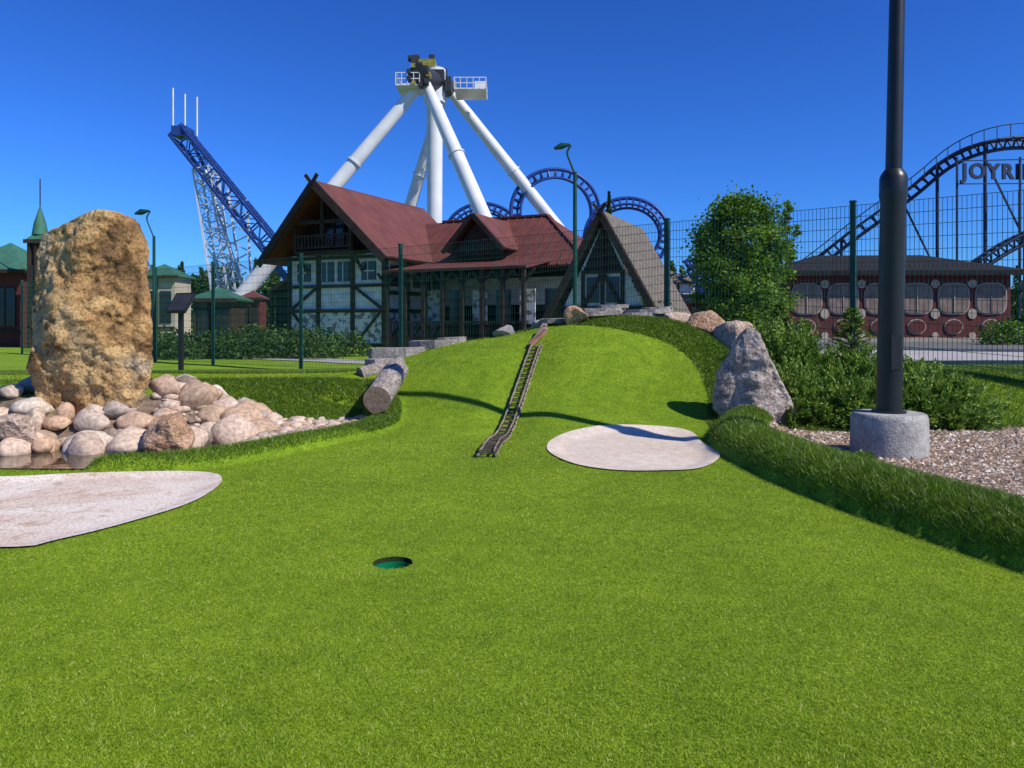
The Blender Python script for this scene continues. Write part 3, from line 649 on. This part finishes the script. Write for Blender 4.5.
M.beam((.0,fr-.6,ap+.1),(-.4,fr-.65,ap+.6),.12,.18,1); M.beam((.0,fr-.6,ap+.1),(.4,fr-.65,ap+.6),.12,.18,1)
M.beam((0,fr-.5,ap+.22),(0,bk,ap+.22),.3,.12,0)
M.box((0,fr+.3,6.9),(3.2,.18,.2),1); M.beam((0,fr+.3,ap-.1),(0,fr+.3,6.0),.18,.18,1)
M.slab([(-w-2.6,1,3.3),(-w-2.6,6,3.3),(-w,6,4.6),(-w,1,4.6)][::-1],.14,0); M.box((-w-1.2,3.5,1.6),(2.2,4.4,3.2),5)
for y in (1.1,3.5,5.9): M.box((-w-2.4,y,1.6),(.2,.2,3.3),1)
wx0,wx1=w-.5,w+10.2; yf,yb=3.2,11.2; we=4.9; wr_=7.7; ym=(yf+yb)/2
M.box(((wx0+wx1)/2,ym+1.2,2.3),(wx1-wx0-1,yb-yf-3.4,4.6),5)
M.box(((wx0+wx1)/2,ym+1.2-(yb-yf-3.4)/2-.03,3.2),(wx1-wx0-1,.06,1.6),2)
M.slab([(wx0-2,ym,wr_),(wx0-2,yf-.6,we-.5),(wx1+.7,yf-.6,we-.5),(wx1-3.5,ym,wr_)],.15,0)
M.slab([(wx1-3.5,ym,wr_),(wx1+.7,yf-.6,we-.5),(wx1+.7,yb+.6,we-.5)],.15,0)
M.slab([(wx1-3.5,ym,wr_),(wx1+.7,yb+.6,we-.5),(wx0-2,yb+.6,we-.5),(wx0-2,ym,wr_)],.15,0)
for k in range(20):
    x=wx0+.3+k*(wx1-wx0-.3)/19; zt=ym if x<wx1-3.5 else ym-(x-(wx1-3.5))/(4.2)*(ym-yf+.6); ztz=wr_ if x<wx1-3.5 else wr_-(x-(wx1-3.5))/4.2*(wr_-we+.5)
    M.beam((x,zt,ztz+.03),(x,yf-.6,we-.47),.06,.05,0)
M.beam((wx0,ym,wr_+.06),(wx1-3.5,ym,wr_+.06),.3,.12,0); M.beam((wx1-3.5,ym,wr_+.04),(wx1+.7,yf-.6,we-.46),.22,.1,0)
gx=w+4.2; gz=7.3; gw_=1.9; ge=5.3
M.slab([(gx,yf-.9,gz),(gx,ym+.2,gz),(gx+gw_,ym-1.8,ge),(gx+gw_,yf-.9,ge)],.14,0); M.slab([(gx,yf-.9,gz),(gx-gw_,yf-.9,ge),(gx-gw_,ym-1.8,ge),(gx,ym+.2,gz)],.14,0)
M.quad([(gx-gw_+.3,yf-.4,ge-.2),(gx+gw_-.3,yf-.4,ge-.2),(gx,yf-.4,gz-.3)],1)
M.beam((gx,yf-.95,gz),(gx+gw_,yf-.95,ge-.05),.1,.25,1); M.beam((gx,yf-.95,gz),(gx-gw_,yf-.95,ge-.05),.1,.25,1)
M.slab([(w+.2,2.8,4.75),(w+.2,-.6,4.15),(wx1-1.5,-.6,4.15),(wx1-1.5,2.8,4.75)],.14,0)
for k in range(8):
    x=w+.4+k*(wx1-2.1-w)/7
    M.box((x,-.4,2.05),(.2,.2,4.1),1); M.beam((x,-.4,3.3),(x+.6,-.4,4.0),.12,.12,1); M.beam((x,-.4,3.3),(x-.6,-.4,4.0),.12,.12,1)
M.box(((w+wx1-1.5)/2,-.4,1.35),(wx1-1.7-w,.1,.12),1); M.box(((w+wx1-1.5)/2,-.4,.35),(wx1-1.7-w,.1,.5),1)
for k in range(46): M.box((w+.5+k*(wx1-2.4-w)/45,-.4,.9),(.07,.05,.9),1)
for k in range(6):
    x=w+1.6+k*1.45; M.box((x,2.6+.0,2.2),(.9,.08,1.9),4 if k%2 else 3)
M.obj('timber_framed_chalet',BM)
# ------------------------------------------------------------ A-frame hut
M=MB(); D=30; p=W(603,0,D); hzg=hz(p.x,D); M.M=Matrix.Translation((p.x,D,hzg))@Matrix.Rotation(R(-24),4,'Z')
ap=W(0,214,D).z-hzg; hw=1.65; dp=5.8
M.quad([(-hw,0,0),(hw,0,0),(hw,0,1.5),(0,0,ap-.35),(-hw,0,1.5)],2)
for (a,b_) in [((-hw,0,.1),(hw,0,.1)),((-hw,0,1.5),(hw,0,1.5)),((-.85,0,2.9),(.85,0,2.9)),((0,0,0),(0,0,ap-.4)),((-hw,0,0),(-hw,0,1.5)),((hw,0,0),(hw,0,1.5)),((-.8,0,0),(-.8,0,2.9)),((.8,0,0),(.8,0,2.9)),((-hw,0,0),(-.8,0,1.5)),((hw,0,0),(.8,0,1.5)),((-.8,0,1.5),(0,0,2.9)),((.8,0,1.5),(0,0,2.9))]:
    M.beam((a[0],-.06,a[2]),(b_[0],-.06,b_[2]),.13,.14,1)
M.quad([(-.8,-.03,2.95),(.8,-.03,2.95),(0,-.03,ap-.4)],1)
for x in(-.4,.4): M.box((x,-.03,2.2),(.5,.06,1.0),4); M.box((x,-.03,.75),(.5,.06,1.0),4)
M.box((hw-.05,dp/2,.75),(.1,dp-.2,1.5),2); M.box((-hw+.05,dp/2,.75),(.1,dp-.2,1.5),2)
for y in (0.3,1.5,2.7,3.9,5.2): M.box((hw+.04,y,.75),(.1,.14,1.5),1)
ex=2.25
def rp(sx):
    q=[(0,-.35,ap),(0,dp,ap),(sx*ex,dp,1.1),(sx*ex,-.35,1.1)]
    return q if sx>0 else q[::-1]
M.slab(rp(1),.14,7); M.slab(rp(-1),.14,7)
for sx in(1,-1): M.beam((0,-.4,ap-.03),(sx*ex,-.4,1.05),.1,.24,1)
M.beam((0,-.4,ap),(-.25,-.45,ap+.35),.1,.12,1); M.beam((0,-.4,ap),(.25,-.45,ap+.35),.1,.12,1)
M.obj('a_frame_hut',[redroof,brown,plaster,mural,glass,interior,white,greyroof])
# ------------------------------------------------------------ right pavilion
M=MB(); D=36; p=W(898,0,D); zg=hz(p.x,D); M.M=Matrix.Translation((p.x,D,zg))@Matrix.Rotation(R(-3),4,'Z')
L_=10.2;dp=7;eh=3.35
M.box((0,dp/2,eh/2),(L_,dp,eh),0)
e=.55; M.slab([(-L_/2-e,-e,eh),(L_/2+e,-e,eh),(L_/2-2.4,dp/2,eh+1.05),(-L_/2+2.4,dp/2,eh+1.05)],.12,1)
M.slab([(L_/2+e,-e,eh),(L_/2+e,dp+e,eh),(L_/2-2.4,dp/2,eh+1.05)],.12,1); M.slab([(-L_/2-e,dp+e,eh),(-L_/2-e,-e,eh),(-L_/2+2.4,dp/2,eh+1.05)],.12,1)
M.slab([(L_/2+e,dp+e,eh),(-L_/2-e,dp+e,eh),(-L_/2+2.4,dp/2,eh+1.05),(L_/2-2.4,dp/2,eh+1.05)],.12,1)
M.box((0,-e,eh-.12),(L_+2*e,.08,.22),1)
def disc(x,z,rx,rz,y,mi,n=28,sq=1.0):
    vs=[(x+rx*math.copysign(abs(math.cos(2*math.pi*k/n))**sq,math.cos(2*math.pi*k/n)),y,z+rz*math.copysign(abs(math.sin(2*math.pi*k/n))**sq,math.sin(2*math.pi*k/n))) for k in range(n)]
    lo=[(a,y+.05,c) for a,_,c in vs]; M.add(vs+lo,[tuple(range(n))]+[(k,k+n,(k+1)%n+n,(k+1)%n) for k in range(n)],mi)
for k in range(6):
    x=-L_/2+.9+k*(L_-1.8)/5
    disc(x,2.05,.72,.75,-.05,2,sq=.6); disc(x,2.05,.66,.69,-.08,3,sq=.6)
    M.box((x,-.1,2.05),(.04,.03,1.3),2)
    disc(x,.75,.42,.36,-.05,2); disc(x,.75,.37,.31,-.08,0)
    if k<5:
        xx=x+(L_-1.8)/10; disc(xx,1.35,.2,.24,-.05,2); disc(xx,2.75,.2,.2,-.05,2); disc(xx,.35,.16,.14,-.05,2)
M.box((0,-.06,.12),(L_,.12,.24),2)
M.obj('pavilion_building',[maroon,blackroof,mat('beige_trim',(.42,.36,.28),(.34,.29,.22),rough=.8),mat('brown_shutter',(.26,.19,.15),(.16,.115,.09),scale=3,rough=.7)])
# ------------------------------------------------------------ pendulum ride
M=MB(); steel=mat('dark_steel',(.05,.05,.055),(.03,.03,.03),rough=.5); yel=mat('yellow_paint',(.35,.32,.05),(.2,.18,.03),rough=.5)
hf=W(424,80,66); hb=W(446,86,75); feet=[(hf,W(206,338,63)),(hf,W(533,330,57)),(hb,W(645,338,78)),(hb,W(372,335,84))]
for a,b_ in feet:
    b_=Vector(b_); M.pipe([a,a.lerp(b_,.1),a.lerp(b_,.35),b_],[.40,.52,.60,.64],0,20)
    M.pipe([b_+Vector((0,0,-.5)),b_+Vector((0,0,.3))],[1.1,1.0],0,16)
    for f_ in (.33,.66):
        q=a.lerp(b_,f_); d=(b_-a).normalized(); M.pipe([q-d*.06,q+d*.06],[.72]*2,0,20)
M.pipe([hf+Vector((-.3,-1.5,0)),hb+Vector((.3,1,0))],[.85,.85],1,24)
mid=hf.lerp(hb,.45); M.pipe([mid+Vector((0,0,-.5)),mid+Vector((0,0,-11)),mid+Vector((0,0,-19))],[.75,.70,.64],0,20)
M.pipe([mid+Vector((0,0,1.2)),mid+Vector((0,0,-1.8))],[1.0,.95],0,20)
for k in range(9):
    a=k*.7; q=hf+Vector((-.3,-1.2,0)); M.box(q+Vector((math.cos(a)*.85,0,math.sin(a)*.85)),(.35,.8,.35),1 if k%3 else 2)
M.box(mid+Vector((-.6,0,1.5)),(1.5,2,.7),2); M.box(mid+Vector((-1.7,0,1.9)),(.8,1,.6),1); M.box(mid+Vector((.7,.5,1.0)),(.8,1,.7),1); M.box(mid+Vector((-.2,-.4,2.1)),(.5,.6,.5),1)
M.box(mid+Vector((.3,-.6,.3)),(1.3,1.2,1.1),1); M.box(mid+Vector((1.3,-.4,-.3)),(.5,.8,1.3),1)
M.pipe([mid+Vector((-2.4,0,2.2)),mid+Vector((-1.4,0,2.3))],[.3,.3],1,10)
def platform(c,w_,d_):
    M.box(c,(w_,d_,.12),0)
    for z in (.5,1.0):
        for sy in (-1,1): M.beam((c[0]-w_/2,c[1]+sy*d_/2,c[2]+z),(c[0]+w_/2,c[1]+sy*d_/2,c[2]+z),.07,.07,0)
        for sx in (-1,1): M.beam((c[0]+sx*w_/2,c[1]-d_/2,c[2]+z),(c[0]+sx*w_/2,c[1]+d_/2,c[2]+z),.07,.07,0)
    n=int(w_/.5)
    for k in range(n+1):
        for sy in(-1,1): M.box((c[0]-w_/2+w_*k/n,c[1]+sy*d_/2,c[2]+.5),(.06,.06,1.0),0)
platform(W(471,94,72),2.9,3.5); platform(W(410,90,66),2.0,3.0); M.box(W(480,86,73),(1.0,.1,.9),0)
g=mid+Vector((0,0,-19.3)); ringp=[g+Vector((3.6*math.cos(t),3.6*math.sin(t),0)) for t in np.linspace(0,2*math.pi,40,endpoint=False)]
M.pipe(ringp,.3,1,8,closed=True)
for t in np.linspace(0,2*math.pi,8,endpoint=False): M.beam(g,g+Vector((3.6*math.cos(t),3.6*math.sin(t),0)),.3,.3,0)
for t in np.linspace(0,2*math.pi,24,endpoint=False): M.box(g+Vector((3.7*math.cos(t),3.7*math.sin(t),-.5)),(.5,.5,1.1),2,rz=t)
M.obj('pendulum_ride',[mat('white_steel',(.76,.76,.74),(.64,.64,.64),scale=.6,rough=.4),steel,yel])
# ------------------------------------------------------------ blue lattice tower
bl=mat('blue_paint',(.025,.065,.26),(.018,.048,.19),rough=.4,scale=1); wl=mat('pale_blue_paint',(.58,.63,.70),(.48,.54,.62),rough=.5,scale=1)
M=MB()
def truss(a,b_,w_,hh,n,r,mi,mi2=None,side=None):
    a=Vector(a);b_=Vector(b_); d=(b_-a).normalized(); s_=(side or Vector((0,1,0))); s_=(s_-d*s_.dot(d)).normalized(); u=s_.cross(d).normalized()
    mi2=mi if mi2 is None else mi2; cs=[(-w_/2,-hh/2),(w_/2,-hh/2),(w_/2,hh/2),(-w_/2,hh/2)]
    P=lambda k,c: a.lerp(b_,k/n)+s_*c[0]+u*c[1]
    for c in cs: M.beam(P(0,c),P(n,c),r*1.6,r*1.6,mi)
    for k in range(n+1):
        for q in range(4):
            M.beam(P(k,cs[q]),P(k,cs[(q+1)%4]),r,r,mi2)
            if k<n: M.beam(P(k if (k+q)%2 else k+1,cs[q]),P(k+1 if (k+q)%2 else k,cs[(q+1)%4]),r*.8,r*.8,mi2)
truss(W(180,134,80),W(298,280,74),2.0,1.5,13,.13,0)
for o in (-.6,.6): M.pipe([W(184,125,80)+Vector((0,o,0)),W(303,270,74)+Vector((0,o,0))],.1,0,8)
for k in range(26):
    q=W(184,125,80).lerp(W(303,270,74),k/25); M.beam(q+Vector((0,-.8,0)),q+Vector((0,.8,0)),.07,.07,0)
M.box(W(183,133,80),(1.5,2.2,1.0),0); M.beam(W(192,142,80),W(205,168,80),.3,.3,0)
truss(W(205,170,79),W(228,318,78),2.2,1.6,12,.12,1)
M.beam(W(205,170,79),W(252,318,76),.24,.24,1); M.beam(W(248,215,77),W(252,318,76),.2,.2,1); M.beam(W(228,190,78),W(246,318,76),.2,.2,1)
for v0 in range(200,310,18):
    M.beam(W(212+ (v0-200)*.12,v0,78),W(247,v0+14,77),.12,.12,1); M.beam(W(212+(v0-186)*.12,v0+14,78),W(247,v0,77),.12,.12,1)
for (u,v0,v1) in ((173,88,130),(185,94,128),(197,97,136)): M.pipe([W(u,v1,80),W(u,v0,80)],.09,2,8)
M.obj('coaster_lift_tower',[bl,wl,white])
# ------------------------------------------------------------ blue corkscrew coaster
def track(M,pts,g,r,mi,upf,tie=2):
    A=[];B=[];S=[];n=len(pts)
    for k,p in enumerate(pts):
        d=(pts[min(k+1,n-1)]-pts[max(k-1,0)]).normalized(); u=upf(k,p,d); u=(u-d*u.dot(d)).normalized(); s_=d.cross(u)
        A.append(p+s_*g/2);B.append(p-s_*g/2);S.append(p-u*g*.75)
        if k%tie==0: M.beam(A[-1],S[-1],r*1.1,r*1.1,mi);M.beam(B[-1],S[-1],r*1.1,r*1.1,mi);M.beam(A[-1],B[-1],r*1.1,r*1.1,mi)
    M.pipe(A,r,mi,6);M.pipe(B,r,mi,6);M.pipe(S,r*1.5,mi,8)
M=MB(); pts=[]; cen=[]; T=3.5
for k in range(281):
    tau=k/280*T-.25; t=-math.pi*.5+tau*2*math.pi
    te=tau+math.sin(2*math.pi*tau)/(2*math.pi)*.92
    u=np.interp(te,[-.3,.5,1.5,2.5,3.4],[455,482,555,628,665]); vv=np.interp(te,[-.3,.5,1.5,2.5,3.4],[250,247,222,243,262]); Dd=82-3*te; rad=np.interp(te,[0,.5,1.5,2.5,3],[3.6,3.9,4.3,3.7,3.5])
    c=W(u,vv,Dd); cen.append(c); pts.append(c+Vector((math.cos(t)*rad,1.2*math.sin(t*.5),math.sin(t)*rad)))
track(M,pts,1.1,.13,0,lambda k,p,d:(cen[k]-p))
ex=[pts[-1],W(690,262,70),W(715,285,68),W(760,292,66)]; ex=[Vector(e_) for e_ in catmull([e_[:] for e_ in ex],False,10)]
track(M,ex,1.0,.12,0,lambda k,p,d:Vector((0,0,1)))
for u,v,D in ((482,280,81),(520,262,80),(590,262,76),(628,275,75),(700,286,68),(745,292,66)):
    q=W(u,v,D); M.pipe([(q.x,q.y,0),q],.25,0,10)
M.obj('corkscrew_coaster',[bl])
# ------------------------------------------------------------ dark coaster arch with sign
M=MB(); dkb=mat('navy_paint',(.02,.035,.08),(.015,.025,.055),rough=.5)
pts=catmull([W(770,292,56)[:],W(812,262,54)[:],W(850,232,53)[:],W(905,192,52)[:],W(945,160,51)[:],W(985,143,50)[:],W(1030,139,50)[:],W(1075,150,50)[:],W(1130,200,50)[:]],False,10); pts=[Vector(p) for p in pts]
track(M,pts,.8,.085,0,lambda k,p,d:Vector((0,0,1)),2)
M.pipe([p+Vector((0,-.8,.8)) for p in pts],.035,0,6)
for k,p in enumerate(pts):
    if k%3==0: M.beam(p+Vector((0,-.8,0)),p+Vector((0,-.8,.8)),.04,.04,0)
for k in (8,18,30,38,50,66):
    q=pts[k]; M.pipe([(q.x,q.y,.2),q],.11,0,8)
    if k in (30,50): M.beam((q.x,q.y,q.z-1),(q.x+2.2,q.y,max(.3,q.z-5.5)),.1,.1,0)
pts=catmull([W(975,262,46)[:],W(1010,240,46)[:],W(1050,224,46)[:],W(1100,215,46)[:]],False,10); pts=[Vector(p) for p in pts]; track(M,pts,.8,.085,0,lambda k,p,d:Vector((0,0,1)))
for k in (2,14,26): M.pipe([(pts[k].x,pts[k].y,.2),pts[k]],.12,0,8)
M.obj('roller_coaster',[dkb])
e=bpy.data.objects.new('overhead_sign',None); link(e)
cu=bpy.data.curves.new('letters','FONT'); cu.body='JOYRIDE'; cu.size=1.3; cu.extrude=.06; cu.space_character=1.2; cu.offset=.045
to=link(bpy.data.objects.new('letters',cu)); to.location=W(962,178,48); to.rotation_euler=(R(90),0,R(4)); cu.materials.append(dkb); to.parent=e
M=MB(); M.beam(W(957,161,48.1),W(1085,158,48.1),.06,.06,0); M.beam(W(957,184,48.1),W(1085,183,48.1),.06,.06,0)
for u in (957,1020,1085): M.beam(W(u,157,48.15),W(u,316,48.15),.1,.1,0)
M.obj('frame',[dkb],e)
# ------------------------------------------------------------ lamps, sign stand
def park_lamp(name,u,vt,D,side=-1,k_=1.0):
    M=MB(); p=W(u,vt,D); zb=hz(p.x,D)-.05; M.pipe([(p.x,D,zb),(p.x,D,zb+.8),(p.x,D,p.z)],[.08,.055,.045],0,12)
    s_=side*k_; z=p.z; q=[Vector((p.x,D,z-.05)),Vector((p.x+.10*s_,D,z+.2*k_)),Vector((p.x+.18*s_,D,z+.45*k_)),Vector((p.x+.10*s_,D,z+.62*k_)),Vector((p.x+.24*s_,D,z+.60*k_))]
    q=[Vector(a) for a in catmull([a[:] for a in q],False,6)]; M.pipe(q,.025,0,8)
    c=q[-1]; M.pipe([c+Vector((-.12*s_,0,.04)),c+Vector((.08*s_,0,.0)),c+Vector((.24*s_,0,-.06))],[.03,.08*k_,.03],0,12)
    return M.obj(name,[green,white])
park_lamp('park_lamp',575,172,17.8,-1); park_lamp('park_lamp',154,236,25,-1,1.3)
M=MB(); D=13.5; p=W(181,0,D); zb=hz(p.x,D); M.box((p.x,D,zb+.4),(.07,.07,1.5),0)
c=W(181,303,D); M.M=Matrix.Translation(c)@Matrix.Rotation(R(-25),4,'Z')@Matrix.Rotation(R(-35),4,'X')
M.box((0,0,0),(.46,.04,.42),0); M.box((0,-.024,0),(.40,.006,.36),1); M.M=Matrix.Identity(4)
M.obj('information_sign',[blk,steel])
# ------------------------------------------------------------ background kiosks
def hip_house(name,u0,u1,v_e,v_t,D,wall,roof,ov=.5,dark=True,rz=0,spire=None):
    M=MB(); x0=(u0-512)*D/F;x1=(u1-512)*D/F; xc=(x0+x1)/2; zg=hz(xc,D); w_=x1-x0; he=W(0,v_e,D).z-zg; ht=W(0,v_t,D).z-zg
    M.M=Matrix.Translation((xc,D,zg))@Matrix.Rotation(rz,4,'Z'); hw=w_/2; d_=w_
    M.box((0,hw,he/2),(w_-2*ov,d_-2*ov,he),0)
    c4=[(-hw,0,he),(hw,0,he),(hw,d_,he),(-hw,d_,he)]
    for k in range(4): M.slab([c4[k],c4[(k+1)%4],(0,hw,ht)],.1,1)
    n=max(2,int(w_/1.6))
    for k in range(n):
        x=-hw+ov+(k+.5)*(w_-2*ov)/n; M.box((x,ov-.04,he*.52),((w_-2*ov)/n*.6,.08,he*.5),2); M.box((x-(w_-2*ov)/n*.5+.05,ov-.06,he/2),(.14,.12,he),3)
        M.box((x,ov-.09,he*.52),(.06,.04,he*.5),3)
    M.box((0,ov-.07,he*.2),(w_-2*ov,.1,.15),3); M.box((0,-.03,he-.06),(w_+.04,.06,.2),3)
    if spire: M.pipe([(0,hw,ht-.3),(0,hw,ht+.3),(0,hw,spire-zg)],[.4,.3,.02],1,8); M.pipe([(0,hw,spire-zg),(0,hw,spire-zg+1.4)],.03,3,6)
    return M.obj(name,[wall,roof,glass,brown])
hip_house('garden_kiosk',184,236,299,286,38,brown,dgreenroof,.35)
hip_house('park_building',130,178,276,262,60,cream,dgreenroof,.4)
hip_house('park_building',-60,26,270,238,42,maroon,dgreenroof,.5)
hip_house('spire_tower',24,44,240,228,40,brown,dgreenroof,.15,spire=W(0,204,40).z)
hip_house('fairground_stall',236,262,298,290,52,maroon,redroof,.2)
hip_house('fairground_stall',690,718,300,292,44,mat('red_stall',(.35,.04,.03),(.25,.03,.02)),bl,.2)
hip_house('park_building',640,700,282,266,70,plaster,greyroof,.4)
# ------------------------------------------------------------ camera / light / world
cam=bpy.data.cameras.new('camera'); co=link(bpy.data.objects.new('camera',cam)); co.location=(0,0,CH); co.rotation_euler=(R(90),0,0)
cam.lens=36*F/1024; cam.sensor_width=36; cam.shift_y=-(384-HZ)/1024; cam.clip_end=3000; cam.clip_start=.05; scene.camera=co
az=R(121); el=R(44)
sd=Vector((math.sin(az)*math.cos(el),math.cos(az)*math.cos(el),math.sin(el)))
L=bpy.data.lights.new('sun','SUN'); L.energy=5.0; L.angle=R(.53); L.color=(1,.95,.85); lo=link(bpy.data.objects.new('sun',L)); lo.rotation_euler=sd.to_track_quat('Z','Y').to_euler(); lo.location=sd*50
w=bpy.data.worlds.new('World'); scene.world=w; w.use_nodes=True; nt=w.node_tree; bg=nt.nodes['Background']
s=nt.nodes.new('ShaderNodeTexSky'); s.sky_type='NISHITA'; s.sun_disc=False; s.sun_elevation=el; s.sun_rotation=az; s.dust_density=.2; s.air_density=1.0; s.ozone_density=4.0
ga=nt.nodes.new('ShaderNodeGamma'); ga.inputs[1].default_value=1.3; nt.links.new(s.outputs[0],ga.inputs[0])
tn=nt.nodes.new('ShaderNodeMix'); tn.data_type='RGBA'; tn.blend_type='MULTIPLY'; tn.inputs[0].default_value=1; tn.inputs[7].default_value=(.20,.46,.92,1)
nt.links.new(ga.outputs[0],tn.inputs[6])
nt.links.new(tn.outputs[2],bg.inputs[0]); bg.inputs[1].default_value=.10
scene.view_settings.view_transform='Standard'; scene.view_settings.look='None'; scene.view_settings.exposure=0
